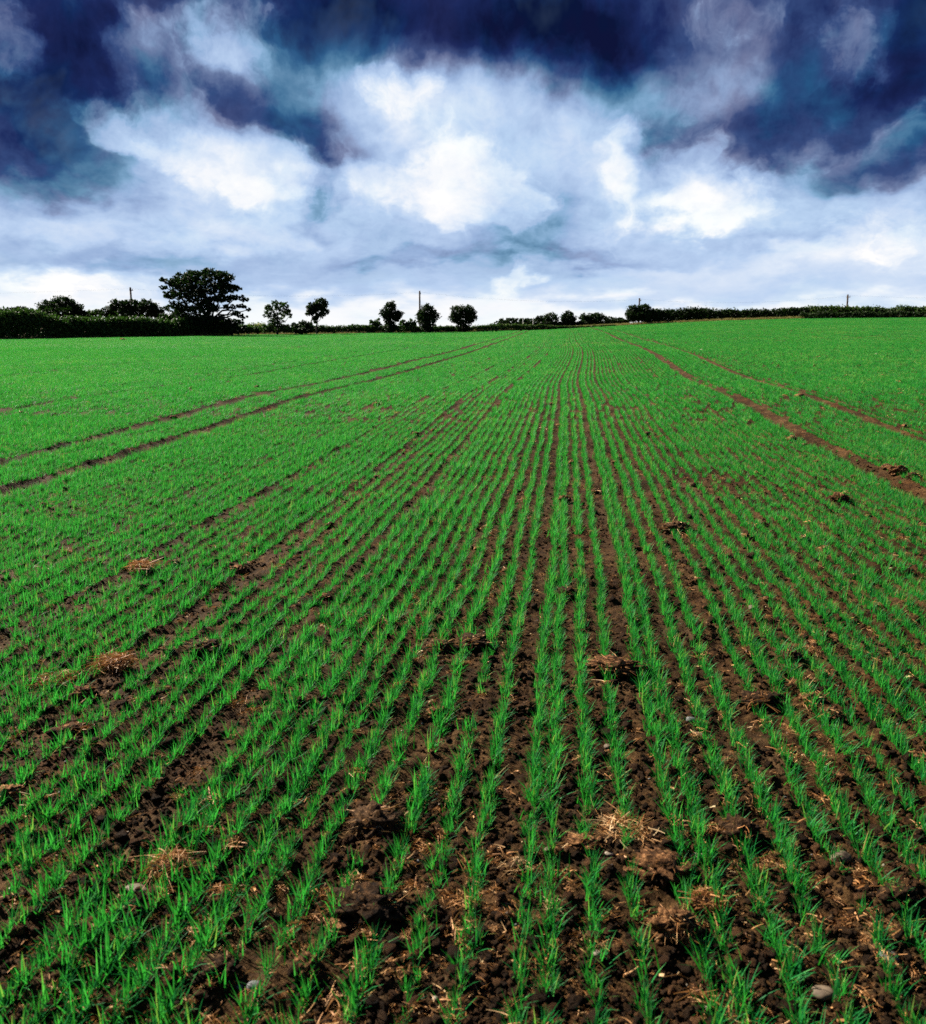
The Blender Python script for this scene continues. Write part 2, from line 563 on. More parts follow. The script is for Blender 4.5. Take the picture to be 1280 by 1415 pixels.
def build_field():
    ys = [0.55]
    while ys[-1] < 230:
        y = ys[-1]
        ys.append(y * (1 + (0.0046 if y < 5 else 0.0075 if y < 14 else 0.012)))
    ys = np.array(ys)
    t = np.linspace(-0.72, 0.72, 540)
    ext = np.array([1.0, 3, 8, 20, 60, 200, 800, 3500])
    back = np.array([-3500, -800, -200, -60, -20, -8, -3, -1, 0.0])
    far = np.array([260, 320, 420, 600, 900, 1500, 3000, 6000])
    rows = np.concatenate([back, ys, far])
    Ym = np.maximum(rows, 0.55)
    Xf = Ym[:, None] * t[None]
    Xl = (-0.72 * Ym)[:, None] - ext[::-1][None]
    Xr = (0.72 * Ym)[:, None] + ext[None]
    X = np.concatenate([Xl, Xf, Xr], 1)
    Y = np.repeat(rows[:, None], X.shape[1], 1)
    Z = ground(X, Y)
    d, s = to_ds(X, Y)
    crust = np.zeros_like(X)
    pn = fbm(X / 0.5 + 3, Y / 0.9, 3)
    for c, w in STRIPS:
        crust = np.maximum(crust, np.exp(-((d - c) / (w * 1.2)) ** 2) * sstep(0.44, 0.60, pn) * 0.9)
    crust = np.maximum(crust, sstep(0.60, 0.72, fbm(X / 0.35 + 30, Y / 0.6 + 9, 3)) * 0.8)
    crust *= (d < 1.5)
    nr, nc = X.shape
    idx = np.arange(nr * nc).reshape(nr, nc)
    q = np.stack([idx[:-1, :-1], idx[:-1, 1:], idx[1:, 1:], idx[1:, :-1]], -1).reshape(-1, 4)
    o = big_mesh('field', np.stack([X, Y, Z], -1).reshape(-1, 3), q, M_soil, True, {'crust': crust.ravel()})
    tag(o, 'brown tilled soil of the drilled cereal field', None, None, 'structure')
    return o


build_field()


# ------------------------------------------------------------------ crop
def blades(n, rs, L0, L1, w0, w1, spread, segs, lean=(4, 42), tone_mu=0.5, dead=0.03, curl=1.0):
    """numpy list of blades around the origin: returns V, quads, tone"""
    Vs, Qs, Ts = [], [], []
    off = 0
    for i in range(n):
        L = rs.uniform(L0, L1)
        w = rs.uniform(w0, w1)
        ph = rs.uniform(0, 2 * math.pi)
        bx, by = rs.normal(0, spread, 2) if np.isscalar(spread) else (rs.normal(0, spread[0]), rs.uniform(-spread[1], spread[1]))
        a0 = R(rs.uniform(*lean)) * 0.6
        a1 = a0 + R(rs.uniform(5, 60)) * curl
        tw = rs.uniform(-0.8, 0.8)
        dd = rs.random() < dead
        tone = rs.normal(tone_mu, 0.20) if not dd else rs.uniform(0.9, 1.0)
        x = z = 0.0
        dx, dy = math.cos(ph), math.sin(ph)
        for k in range(segs + 1):
            f = k / segs
            a = a0 + (a1 - a0) * f * f
            if k:
                x += L / segs * math.sin(a); z += L / segs * math.cos(a)
            ww = w * (0.75 + 0.25 * math.sin(math.pi * min(f * 1.6, 1))) * (1 - f ** 2.6) + 0.0003
            sx, sy = -math.sin(ph + tw * f), math.cos(ph + tw * f)
            c = np.array([bx + dx * x, by + dy * x, z - 0.006])
            Vs.append(c + np.array([sx, sy, 0.0]) * ww / 2)
            Vs.append(c - np.array([sx, sy, 0.0]) * ww / 2)
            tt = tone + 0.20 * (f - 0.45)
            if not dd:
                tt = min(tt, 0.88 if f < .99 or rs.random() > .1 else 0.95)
            Ts += [tt, tt]
            if k:
                Qs.append((off + 2 * k - 2, off + 2 * k - 1, off + 2 * k + 1, off + 2 * k))
        off += 2 * (segs + 1)
    return Vs, Qs, Ts


def collect(name):
    return bpy.data.collections.new(name)      # source meshes, not linked to the scene


def add_source(coll, name, V, Q, T, mat):
    o = big_mesh(name, np.array(V), np.array(Q), mat, True, {'tone': np.array(T)}, link=False)
    coll.objects.link(o)
    return o


def scatter(name, pts, rot, scl, idx, coll, label, cat=None):
    """one object of uncountable stuff: points with instances of the collection's meshes"""
    me = bpy.data.meshes.new(name)
    n = len(pts)
    me.vertices.add(n)
    me.vertices.foreach_set('co', np.asarray(pts, np.float32).ravel())
    a = me.attributes.new('rot', 'FLOAT_VECTOR', 'POINT'); a.data.foreach_set('vector', np.asarray(rot, np.float32).ravel())
    a = me.attributes.new('scl', 'FLOAT_VECTOR', 'POINT')
    scl = np.asarray(scl, np.float32)
    if scl.ndim == 1:
        scl = np.repeat(scl[:, None], 3, 1)
    a.data.foreach_set('vector', scl.ravel())
    a = me.attributes.new('idx', 'INT', 'POINT'); a.data.foreach_set('value', np.asarray(idx, np.int32))
    o = bpy.data.objects.new(name, me)
    COL.objects.link(o)
    g = bpy.data.node_groups.new(name + '_nodes', 'GeometryNodeTree')
    g.interface.new_socket('Geometry', in_out='INPUT', socket_type='NodeSocketGeometry')
    g.interface.new_socket('Geometry', in_out='OUTPUT', socket_type='NodeSocketGeometry')
    gi = g.nodes.new('NodeGroupInput'); go = g.nodes.new('NodeGroupOutput')
    iop = g.nodes.new('GeometryNodeInstanceOnPoints')
    ci = g.nodes.new('GeometryNodeCollectionInfo')
    ci.inputs['Collection'].default_value = coll
    ci.inputs['Separate Children'].default_value = True
    ci.inputs['Reset Children'].default_value = True

    def na(nm, ty):
        q = g.nodes.new('GeometryNodeInputNamedAttribute')
        q.data_type = ty
        q.inputs['Name'].default_value = nm
        return q.outputs['Attribute']
    e2r = g.nodes.new('FunctionNodeEulerToRotation')
    L = g.links.new
    L(gi.outputs[0], iop.inputs['Points'])
    L(ci.outputs[0], iop.inputs['Instance'])
    iop.inputs['Pick Instance'].default_value = True
    L(na('idx', 'INT'), iop.inputs['Instance Index'])
    L(na('rot', 'FLOAT_VECTOR'), e2r.inputs[0])
    L(e2r.outputs[0], iop.inputs['Rotation'])
    L(na('scl', 'FLOAT_VECTOR'), iop.inputs['Scale'])
    L(iop.outputs[0], go.inputs[0])
    md = o.modifiers.new('scatter', 'NODES')
    md.node_group = g
    tag(o, label, cat, None, 'stuff')
    return o


# rows: the ones in the middle as measured in the photograph, then even drilling outwards
mid_rows = [-.335, -.229, -.089, -.027, .081, .1885, .337, .404, .525, .633, .767, .87]
rr = np.random.default_rng(5)
row_d = list(mid_rows)
x = mid_rows[0]
while x > -130:
    x -= 0.104 + rr.uniform(-0.022, 0.022); row_d.append(x)
x = mid_rows[-1]
while x < 130:
    x += 0.104 + rr.uniform(-0.022, 0.022); row_d.append(x)
row_d = np.array(sorted(row_d))
row_vig = rr.uniform(0.85, 1.12, len(row_d))
for dd in (.404, .337, .081, -.027, -.089, -.70):
    row_vig[np.argmin(abs(row_d - dd))] = 1.02


BARE = []
for _px, _py, _rx, _ry in ((520, 1165, 34, 30), (505, 1270, 46, 34), (900, 1185, 60, 22), (800, 1160, 46, 16), (945, 1285, 30, 22), (150, 960, 60, 22), (60, 1010, 60, 20), (600, 895, 36, 12), (850, 925, 22, 10),
                           (1050, 972, 30, 12), (1130, 980, 34, 12), (350, 780, 50, 10), (330, 1330, 50, 30), (250, 1215, 36, 22), (1200, 1280, 50, 24), (735, 1000, 16, 40), (420, 870, 30, 12), (1030, 1160, 26, 18), (700, 1240, 26, 40)):
    _g = G(_px, _py)
    _k = float(np.linalg.norm(_g - CAMP)) / F_PX
    BARE.append((_g[0], _g[1], _rx * _k, _ry * _k * float(np.linalg.norm(_g - CAMP)) / CAM_H))


def crop_keep(d, s, X, Y, rs):
    """probability that a plant grew here"""
    base = 0.985 - 0.08 * (1 - sstep(2.0, 4.5, s))
    p = base * np.ones_like(d)
    n = fbm(X / 0.38 + 11, Y / 0.55 + 4, 3)
    th = 0.14 + 0.05 * (1 - sstep(2.2, 6.5, s))
    p = p * sstep(th - 0.06, th + 0.05, n)
    for c, w in STRIPS:
        pn = vnoise(s / 1.1 + 7 * c, 0 * s + c)
        p = p * (1 - 0.75 * np.exp(-((d - c) / (w * .75)) ** 4) * sstep(0.25, 0.45, pn) * (1 - sstep(30, 60, s)))
    for c in TRAM:
        w = 0.13 if 0 < c < 8 else 0.19 if abs(c) < 8 else 0.13
        p = p * (1 - np.exp(-((d - c - 0.04 * (vnoise(s / 3, c + 0 * s) - .5)) / w) ** 6) * (1.0 if abs(c) < 8 else 0.85))
    for bx, by, rx, ry in BARE:
        p = p * (1 - 0.62 * np.exp(-(((X - bx) / rx) ** 2 + ((Y - by) / ry) ** 2)))
    p = p * (1 - 0.9 * np.exp(-((X - 2.28) ** 2 / 0.25 + (Y - 8.3) ** 2 / 0.5)))     # bare earth by the right wheeling
    return p


def plants(s0, s1, ds, jit, side):
    s = np.arange(s0, s1, ds)
    D, SS = np.meshgrid(row_d, s, indexing='ij')
    Vg = np.repeat(row_vig[:, None], len(s), 1)
    k = np.abs(D) < 0.9 * SS + 2
    D, SS, Vg = D[k], SS[k], Vg[k]
    SS = SS + rng.uniform(-ds / 2, ds / 2, len(SS)) * (1 if jit else 0)
    Dj = D + rng.normal(0, jit, len(D))
    X, Y = to_xy(Dj, SS)
    k = (np.abs(X) < side * Y + 0.7) & (Y < edge_depth(X / np.maximum(Y, .5)) - 0.5) & (Y > 0.7)
    return D[k], Dj[k], SS[k], Vg[k], X[k], Y[k]


rs = np.random.default_rng(21)
C_near = collect('tuft_sources')
near_src = []
for i in range(14):
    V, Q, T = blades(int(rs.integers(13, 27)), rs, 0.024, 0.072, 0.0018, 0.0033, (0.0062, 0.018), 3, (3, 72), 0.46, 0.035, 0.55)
    near_src.append(add_source(C_near, f'tuft_source_{i:02d}', V, Q, T, M_crop))
C_mid = collect('row_sources')
for i in range(8):
    V, Q, T = [], [], []
    for yy in np.arange(-0.25, 0.25, 0.033):
        if rs.random() < 0.05:
            continue
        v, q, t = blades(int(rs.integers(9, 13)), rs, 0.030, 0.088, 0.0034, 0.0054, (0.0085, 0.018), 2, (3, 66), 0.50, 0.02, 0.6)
        o = len(V)
        jx, jy = rs.normal(0, 0.008), yy + rs.uniform(-.015, .015)
        V += [p + np.array([jx, jy, 0]) for p in v]; Q += [tuple(a + o for a in b) for b in q]; T += t
    add_source(C_mid, f'row_source_{i:02d}', V, Q, T, M_crop)
C_far = collect('far_row_sources')
for i in range(6):
    V, Q, T = [], [], []
    for yy in np.arange(-1, 1, 0.045):
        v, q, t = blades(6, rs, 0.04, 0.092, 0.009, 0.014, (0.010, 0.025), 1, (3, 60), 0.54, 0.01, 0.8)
        o = len(V)
        jx, jy = rs.normal(0, 0.012), yy + rs.uniform(-.03, .03)
        V += [p + np.array([jx, jy, 0]) for p in v]; Q += [tuple(a + o for a in b) for b in q]; T += t
    add_source(C_far, f'far_row_source_{i:02d}', V, Q, T, M_crop)


def build_crop():
    # 1. single plants
    D, Dj, s, vg, X, Y = plants(1.0, 13.0, 0.026, 0.008, 0.66)
    keep = rng.random(len(X)) < crop_keep(D, s, X, Y, rng)
    Dj, s, vg, X, Y = Dj[keep], s[keep], vg[keep], X[keep], Y[keep]
    Z = ground(X, Y)
    grow = 0.78 + 0.5 * fbm(X / 0.7 + 50, Y / 0.7, 2)
    scl = vg * grow * rng.uniform(0.65, 1.25, len(X)) * (1.07 + 0.10 * sstep(-0.2, -1.4, X) + 0.08 * sstep(4, 9, Y) + 0.14 * (1 - sstep(2.2, 3.6, Y)))
    rot = np.stack([rng.normal(0, .10, len(X)), rng.normal(0, .10, len(X)), np.where(rng.random(len(X)) < .5, 0, math.pi) + rng.normal(0, .3, len(X)) - ROW_TH], -1)
    idx = rng.integers(0, len(near_src), len(X))
    pts = np.stack([X, Y, Z], -1)
    # which of them stand in the picture, nearest first
    cp, sp = math.cos(PITCH), math.sin(PITCH)
    zc = Y * cp - (Z - CAM_H) * sp
    yc = (Y * sp + (Z + 0.03 - CAM_H) * cp) / zc
    xc = X / zc
    inv = (np.abs(xc) < 0.505) & (yc > -0.566) & (yc < 0.5)
    order = np.argsort(np.where(inv, zc, 99))[:300]
    solo = np.zeros(len(X), bool); solo[order] = True
    for i in order:
        o = bpy.data.objects.new('cereal_seedling', near_src[idx[i]].data)
        o.location = pts[i]; o.rotation_euler = rot[i]; o.scale = (scl[i],) * 3
        COL.objects.link(o)
        tag(o, 'emerald green cereal seedling tuft in the nearest rows at the foot of the picture', 'seedling', 'nearest cereal seedlings in the drilled rows')
    k = ~solo
    scatter('cereal_crop', pts[k], rot[k], scl[k], idx[k], C_near, 'green young cereal plants in drilled rows across the near field')
    # 2. half-metre lengths of row
    D, Dj, s, vg, X, Y = plants(13.25, 46, 0.5, 0.006, 0.62)
    keep = rng.random(len(X)) < crop_keep(D, s, X, Y, rng)
    s, vg, X, Y = s[keep], vg[keep], X[keep], Y[keep]
    sc = 1.12 * vg * (0.8 + 0.45 * fbm(X / 1.2, Y / 1.2, 2)) * rng.uniform(0.9, 1.1, len(X))
    rot = np.stack([0 * X, 0 * X, np.where(rng.random(len(X)) < .5, 0, math.pi) - ROW_TH - (row_wiggle(s + .25) - row_wiggle(s - .25)) / 0.5], -1)
    Z = ground(X, Y)
    scatter('cereal_crop', np.stack([X, Y, Z], -1), rot, np.stack([sc, 1.02 + 0 * sc, sc], -1), rng.integers(0, 8, len(X)), C_mid, 'green young cereal crop in drilled rows across the middle of the field')
    # 3. two-metre lengths of row up to the hedge
    D, Dj, s, vg, X, Y = plants(47, 135, 2.0, 0.01, 0.60)
    keep = rng.random(len(X)) < crop_keep(D, s, X, Y, rng)
    s, vg, X, Y = s[keep], vg[keep], X[keep], Y[keep]
    sc = 1.12 * vg * (0.8 + 0.45 * fbm(X / 2.5, Y / 2.5, 2)) * rng.uniform(0.9, 1.1, len(X))
    rot = np.stack([0 * X, 0 * X, np.where(rng.random(len(X)) < .5, 0, math.pi) - ROW_TH - (row_wiggle(s + 1) - row_wiggle(s - 1)) / 2], -1)
    Z = ground(X, Y)
    scatter('cereal_crop', np.stack([X, Y, Z], -1), rot, np.stack([sc, 1.02 + 0 * sc, sc], -1), rng.integers(0, 6, len(X)), C_far, 'pale green far part of the cereal crop reaching the hedges')


build_crop()


# ------------------------------------------------------------------ trees and hedges
def limb(p0, p1, r0, r1, rs, n=5, sides=6, wob=0.08):
    p0, p1 = np.array(p0, float), np.array(p1, float)
    ax = p1 - p0; L = np.linalg.norm(ax); ax /= L
    u = np.cross(ax, [0.3, 0.9, 0.1]); u /= np.linalg.norm(u); w = np.cross(ax, u)
    V, Q = [], []
    for k in range(n + 1):
        f = k / n
        c = p0 + (p1 - p0) * f + (u * rs.normal() + w * rs.normal()) * wob * L * 0.3 * math.sin(math.pi * f)
        r = r0 + (r1 - r0) * f
        if k == 0: r *= 1.15
        for j in range(sides):
            a = 2 * math.pi * j / sides
            V.append(c + (u * math.cos(a) + w * math.sin(a)) * r)
        if k:
            for j in range(sides):
                b = (k - 1) * sides
                Q.append((b + j, b + (j + 1) % sides, b + sides + (j + 1) % sides, b + sides + j))
    return V, Q


def join(parts):
    V, Q = [], []
    for v, q in parts:
        o = len(V)
        V += list(v); Q += [tuple(a + o for a in f) for f in q]
    return V, Q


def leaf_mesh(centers, size, rs, tone):
    """one slightly folded leaf spray (rhombus) per centre"""
    n = len(centers)
    a = rs.normal(size=(n, 3)); a /= np.linalg.norm(a, axis=1)[:, None]
    b = rs.normal(size=(n, 3)); b -= (b * a).sum(1)[:, None] * a; b /= np.linalg.norm(b, axis=1)[:, None]
    c = np.cross(a, b)
    sz = size * rs.uniform(0.6, 1.3, n)[:, None]
    p0 = centers - a * sz * .5; p2 = centers + a * sz * .5
    p1 = centers + b * sz * .32 + c * sz * .12; p3 = centers - b * sz * .32 + c * sz * .12
    V = np.stack([p0, p1, p2, p3], 1).reshape(-1, 3)
    Q = np.arange(4 * n).reshape(n, 4)
    T = np.repeat(tone, 4)
    return V, Q, T


def lobes_to_leaves(lobes, rs, per_area, clump=0.5, shell=0.55, twig=0.0):
    """lobes: (centre xyz, (rx, ry, rz)). Leaf centres gathered in clumps through each lobe"""
    out = []
    for c, r in lobes:
        c = np.array(c); r = np.array(r)
        ncl = max(4, int(per_area * (r[0] * r[2]) ** 0.8 * 11.0))
        dv = rs.normal(size=(ncl, 3)); dv /= np.linalg.norm(dv, axis=1)[:, None]
        rad = rs.uniform(shell, 1.0, ncl) ** 0.6
        rad *= rs.choice([0.55, 0.85, 1.0, 1.12], ncl, p=[.2, .3, .4, .1])
        cc = c + dv * rad[:, None] * r
        m = 16
        k = min(clump, 0.36 * min(r[0], r[2]))
        pts = cc[:, None] + rs.normal(size=(ncl, m, 3)) * (k * np.array([0.55, 0.55, 0.38])) * rs.uniform(.5, 1.2, (ncl, 1, 1))
        out.append(pts.reshape(-1, 3))
    return np.concatenate(out)


def px_lobes(spec, Y, rs, thick=0.9):
    L = []
    for (px, py, rx, ry) in spec:
        k = Y * 0.999 / F_PX / 1.023
        p = P(px, py, Y + rs.uniform(-.5, .5) * rx * k * 0.8)
        L.append((p, (rx * k, rx * k * thick, ry * k)))
    return L


def tree(name, label, cat, px, Y, spec, seed, stem_px=None, per_area=9, leaf=0.30, mat=None, trunk_r=0.16, group=None, clump=0.5, thick=0.9, base_z=None, limbs=9):
    rs = np.random.default_rng(seed)
    X0 = P(px, HZ, Y)[0]
    z0 = float(terrain(X0, Y)) if base_z is None else base_z
    root = empty(name, (X0, Y, z0))
    tag(root, label, cat, group)
    O = np.array([X0, Y, z0])
    lobes = px_lobes(spec, Y, rs, thick)
    parts = []
    top = np.array([np.mean([l[0][0] for l in lobes]), Y, np.percentile([l[0][2] for l in lobes], 60)])
    fork = O + (top - O) * 0.35
    parts.append(limb([0, 0, -0.35], fork - O, trunk_r, trunk_r * .75, rs, 4, 8))
    parts.append(limb(fork - O, top - O, trunk_r * .75, trunk_r * .25, rs, 5, 7))
    sel = list(range(len(lobes)))
    rs.shuffle(sel)
    for i in sel[:limbs]:
        st = O + (top - O) * rs.uniform(.25, .75)
        parts.append(limb(st - O, np.array(lobes[i][0]) - O, trunk_r * .42, trunk_r * .10, rs, 5, 5, .25))
    V, Q = join(parts)
    big_mesh('trunk', np.array(V), np.array(Q), M_bark, True, parent=root)
    pts = lobes_to_leaves(lobes, rs, per_area, clump)
    pts = pts[pts[:, 2] > z0 + 0.05]
    tone = np.clip(rs.normal(0.45, .22, len(pts)) + 0.25 * (fbm(pts[:, 0] / .8, pts[:, 2] / .8 + seed, 2) - .5), 0, 1)
    V, Q, T = leaf_mesh(pts - O, leaf * .8, rs, tone)
    big_mesh('crown', V, Q, mat or M_tree, False, {'tone': T}, parent=root)
    return root


def hedge(name, label, prof, seed, dens=55, leaf=0.26, depth=1.6, mat=None, lit_top=0.0, base=None, cat='hedge'):
    """prof: (px, top py, base py, Y depth); a long hedge grown between ground and top line"""
    rs = np.random.default_rng(seed)
    pr = np.array(prof, float)
    xs = np.linspace(pr[0, 0], pr[-1, 0], 400)
    top = np.interp(xs, pr[:, 0], pr[:, 1]); bot = np.interp(xs, pr[:, 0], pr[:, 2]); Yd = np.interp(xs, pr[:, 0], pr[:, 3])
    cen = np.array([P(a, b, c) for a, b, c in zip(xs, bot, Yd)])
    tz = np.array([P(a, b, c)[2] for a, b, c in zip(xs, top, Yd)])
    seg = np.linalg.norm(np.diff(cen[:, :2], axis=0), axis=1)
    L = np.concatenate([[0], np.cumsum(seg)])
    i0 = len(cen) // 2
    O = cen[i0].copy()
    root = empty(name, O)
    tag(root, label, cat)
    gz = terrain(cen[:, 0], cen[:, 1])
    # clump centres
    H = tz - np.minimum(gz, cen[:, 2])
    n = int(dens * L[-1] * max(0.8, float(np.mean(H))) / 5)
    l = rs.uniform(0, L[-1], n)
    hx, hy = np.interp(l, L, cen[:, 0]), np.interp(l, L, cen[:, 1])
    ht = np.interp(l, L, tz); hb = np.interp(l, L, np.minimum(gz, cen[:, 2]))
    lump = 0.78 + 0.36 * fbm(l / 1.6 + seed, 0 * l + seed, 3)
    hgt = (ht - hb) * lump
    f = rs.random(n) ** 0.75
    dep = depth * (1 - 0.45 * f) * 0.5
    off = dep * np.where(rs.random(n) < .7, rs.uniform(-1, -.6, n), rs.uniform(-1, 1, n))
    zz = hb + hgt * f
    m = 14
    c = np.stack([hx, hy + off, zz], -1)
    sg = np.minimum(0.24, 0.16 * hgt)[:, None, None]
    pts = (c[:, None] + rs.normal(size=(n, m, 3)) * sg * np.array([1.2, .8, .7]))
    ff = np.repeat(f, m)
    pts = pts.reshape(-1, 3)
    k = pts[:, 2] > np.repeat(hb, m) - .1
    pts, ff = pts[k], ff[k]
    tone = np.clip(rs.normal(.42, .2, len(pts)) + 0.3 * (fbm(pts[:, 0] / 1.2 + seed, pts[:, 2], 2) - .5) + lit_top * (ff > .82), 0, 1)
    V, Q, T = leaf_mesh(pts - O, leaf, rs, tone)
    big_mesh('foliage', V, Q, mat or M_hedge, False, {'tone': T}, parent=root)
    parts = []
    for k in range(int(L[-1] / 1.3)):
        a = rs.uniform(0, L[-1])
        p = np.array([np.interp(a, L, cen[:, 0]), np.interp(a, L, cen[:, 1]), np.interp(a, L, gz)])
        h = np.interp(a, L, H) * rs.uniform(.5, .85)
        parts.append(limb(p - O - [0, 0, .15], p - O + [rs.normal(0, .3), rs.normal(0, .2), h], .05, .012, rs, 4, 5, .2))
    V, Q = join(parts)
    big_mesh('stems', np.array(V), np.array(Q), M_bark, True, parent=root)
    return root


# ---- left side
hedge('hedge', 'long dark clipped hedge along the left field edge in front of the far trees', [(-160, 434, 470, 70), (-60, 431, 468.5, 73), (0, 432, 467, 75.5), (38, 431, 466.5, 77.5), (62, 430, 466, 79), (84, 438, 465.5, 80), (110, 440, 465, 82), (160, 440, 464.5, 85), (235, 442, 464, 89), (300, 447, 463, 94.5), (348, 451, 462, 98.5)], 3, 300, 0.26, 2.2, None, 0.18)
tree('tree', 'round headed dark tree behind the left hedge', 'tree', 85, 104, [(70, 424, 16, 9), (88, 420, 18, 10), (102, 427, 14, 9), (85, 432, 28, 10), (60, 432, 14, 7), (112, 434, 10, 6)], 11, per_area=10)
tree('tree', 'low spreading tree at the far left behind the hedge', 'tree', 28, 100, [(8, 433, 14, 8), (28, 430, 14, 7), (42, 434, 12, 6), (-14, 434, 16, 9), (24, 438, 30, 7)], 12, per_area=10)
tree('tree', 'wide bushy tree just left of the tall black tree, below a utility pole', 'tree', 176, 106, [(150, 432, 14, 8), (166, 423, 14, 9), (182, 421, 14, 8), (202, 424, 14, 9), (214, 431, 12, 9), (180, 434, 36, 9)], 13, per_area=10)
tree('shrub', 'small pale shrub in the dip between the two left trees', 'shrub', 127, 112, [(122, 434, 8, 5), (134, 432, 8, 5), (128, 438, 14, 5)], 14, per_area=9, mat=M_hedge, trunk_r=.06, limbs=3)
tree('big_tree', 'tall wide almost black tree with a flat layered crown, largest in the field edge', 'tree', 278, 92,
     [(262, 384, 22, 9), (290, 379, 22, 8), (310, 385, 13, 9), (240, 391, 13, 6), (227, 386, 7, 3), (226, 397, 7, 3), (272, 395, 36, 11), (310, 399, 18, 8), (326, 398, 7, 4), (238, 407, 15, 6), (270, 410, 32, 9), (306, 412, 16, 6),
      (326, 411, 12, 4), (338, 414, 6, 3), (334, 423, 9, 3), (343, 428, 5, 2), (246, 424, 20, 7), (280, 426, 24, 8), (316, 424, 9, 4), (322, 433, 10, 3), (334, 437, 8, 3), (250, 444, 26, 14), (282, 446, 30, 12), (312, 446, 14, 6), (326, 445, 12, 4), (316, 454, 20, 8), (232, 446, 12, 13), (338, 455, 7, 5)],
     15, per_area=8.5, leaf=0.30, trunk_r=.34, clump=.55, limbs=16)
# ---- middle
hedge('gorse_bush', 'yellow green bush low beside the tall black tree', [(333, 450, 460, 99), (345, 448, 460, 99.5), (360, 447, 460, 100), (368, 452, 460, 100.5)], 21, 260, .22, 1.6, M_gorse, .3, cat='bush')
tree('tree', 'small open tree with an airy pale crown right of the tall black tree', 'tree', 383, 97, [(374, 428, 9, 6), (388, 423, 11, 6), (396, 430, 8, 5), (382, 418, 8, 3), (370, 436, 6, 4), (386, 437, 10, 5), (402, 436, 4, 3), (382, 449, 12, 9), (396, 453, 10, 6), (368, 454, 10, 6)], 22, per_area=7, leaf=.26, mat=M_hedge, trunk_r=.13, clump=.4)
tree('shrub', 'round dark shrub at the foot of the airy small tree', 'shrub', 417, 98, [(412, 452, 10, 7), (423, 451, 9, 8), (418, 456, 15, 5)], 23, per_area=10, trunk_r=.07, limbs=3)
tree('tree', 'slim lollipop tree with a dark crown on a thin bare stem', 'tree', 437, 101, [(432, 424, 8, 7), (443, 420, 10, 8), (440, 431, 13, 7), (450, 430, 5, 4), (436, 440, 5, 4), (428, 432, 5, 5), (436, 445, 3, 2)], 24, per_area=12, leaf=.26, trunk_r=.10, clump=.35)
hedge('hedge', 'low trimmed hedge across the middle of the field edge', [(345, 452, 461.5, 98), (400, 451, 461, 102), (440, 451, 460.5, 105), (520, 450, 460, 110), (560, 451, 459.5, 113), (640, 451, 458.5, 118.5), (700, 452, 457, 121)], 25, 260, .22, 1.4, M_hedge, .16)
tree('tree', 'small dark tree left of the middle utility pole, with a narrow top', 'tree', 540, 108, [(540, 424, 8, 7), (534, 433, 9, 7), (548, 434, 9, 7), (541, 441, 12, 6), (540, 452, 11, 7)], 26, per_area=12, leaf=.26, trunk_r=.12, clump=.4)
tree('shrub', 'low spiky shrub at the left foot of the narrow topped tree', 'shrub', 519, 110, [(515, 448, 5, 6), (522, 446, 5, 5), (519, 453, 9, 5)], 27, per_area=9, mat=M_hedge, trunk_r=.05, limbs=2)
tree('shrub', 'low shrub between the narrow topped tree and the middle pole', 'shrub', 560, 110, [(557, 446, 6, 4), (569, 446, 6, 5), (562, 452, 12, 5)], 28, per_area=9, mat=M_hedge, trunk_r=.05, limbs=2)
tree('tree', 'dark egg shaped tree standing directly beside the middle utility pole', 'tree', 591, 112, [(591, 428, 9, 7), (584, 437, 8, 9), (598, 437, 8, 9), (591, 444, 13, 8), (591, 453, 10, 6)], 29, per_area=13, leaf=.26, trunk_r=.12, clump=.4)
tree('tree', 'broad round dark tree, rightmost of the three near the middle pole', 'tree', 640, 116, [(632, 431, 9, 8), (645, 429, 10, 8), (651, 437, 8, 8), (629, 439, 8, 7), (640, 442, 14, 8), (640, 453, 12, 5)], 30, per_area=12, leaf=.26, trunk_r=.12, clump=.4)
# ---- right
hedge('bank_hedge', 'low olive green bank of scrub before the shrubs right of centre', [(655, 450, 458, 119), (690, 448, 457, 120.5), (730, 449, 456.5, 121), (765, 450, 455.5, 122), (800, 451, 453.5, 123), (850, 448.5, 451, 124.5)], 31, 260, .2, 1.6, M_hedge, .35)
hedge('scrub_hedge', 'thin dark scrub hedge running behind the right hand shrubs', [(680, 448, 458, 127), (740, 446, 456, 128), (800, 445, 453, 128), (868, 442, 449, 128)], 33, 300, .24, 1.4, M_tree)
for i, (px, Y, sp, lb) in enumerate([
    (700, 128, [(694, 445, 10, 4), (706, 443, 10, 4), (700, 448, 16, 4)], 'low dark shrub at the left end of the right hand scrub line'),
    (724, 128, [(720, 444, 10, 4), (731, 443, 9, 4), (724, 448, 14, 4)], 'flat dark shrub behind the two pale fence posts'),
    (754, 129, [(748, 441, 10, 5), (762, 439, 11, 6), (755, 446, 18, 5)], 'rounded dark shrub just left of the peaked shrub'),
    (786, 128, [(786, 434, 6, 5), (782, 439, 8, 6), (791, 441, 7, 6), (786, 446, 12, 5)], 'peaked dark shrub standing above the scrub line'),
    (820, 129, [(810, 439, 10, 6), (824, 437, 11, 5), (818, 444, 17, 6), (833, 440, 7, 4)], 'broad dark shrub just right of the peaked shrub'),
    (849, 130, [(844, 442, 10, 4), (856, 442, 8, 3), (849, 446, 14, 3)], 'low shrub between the broad shrub and the pole bush')]):
    tree('shrub', lb, 'shrub', px, Y, sp, 40 + i, per_area=11, leaf=.26, trunk_r=.07, limbs=4, base_z=float(terrain(P(px, HZ, 122)[0], 122)) - .2, group='shrubs of the right hand scrub line')
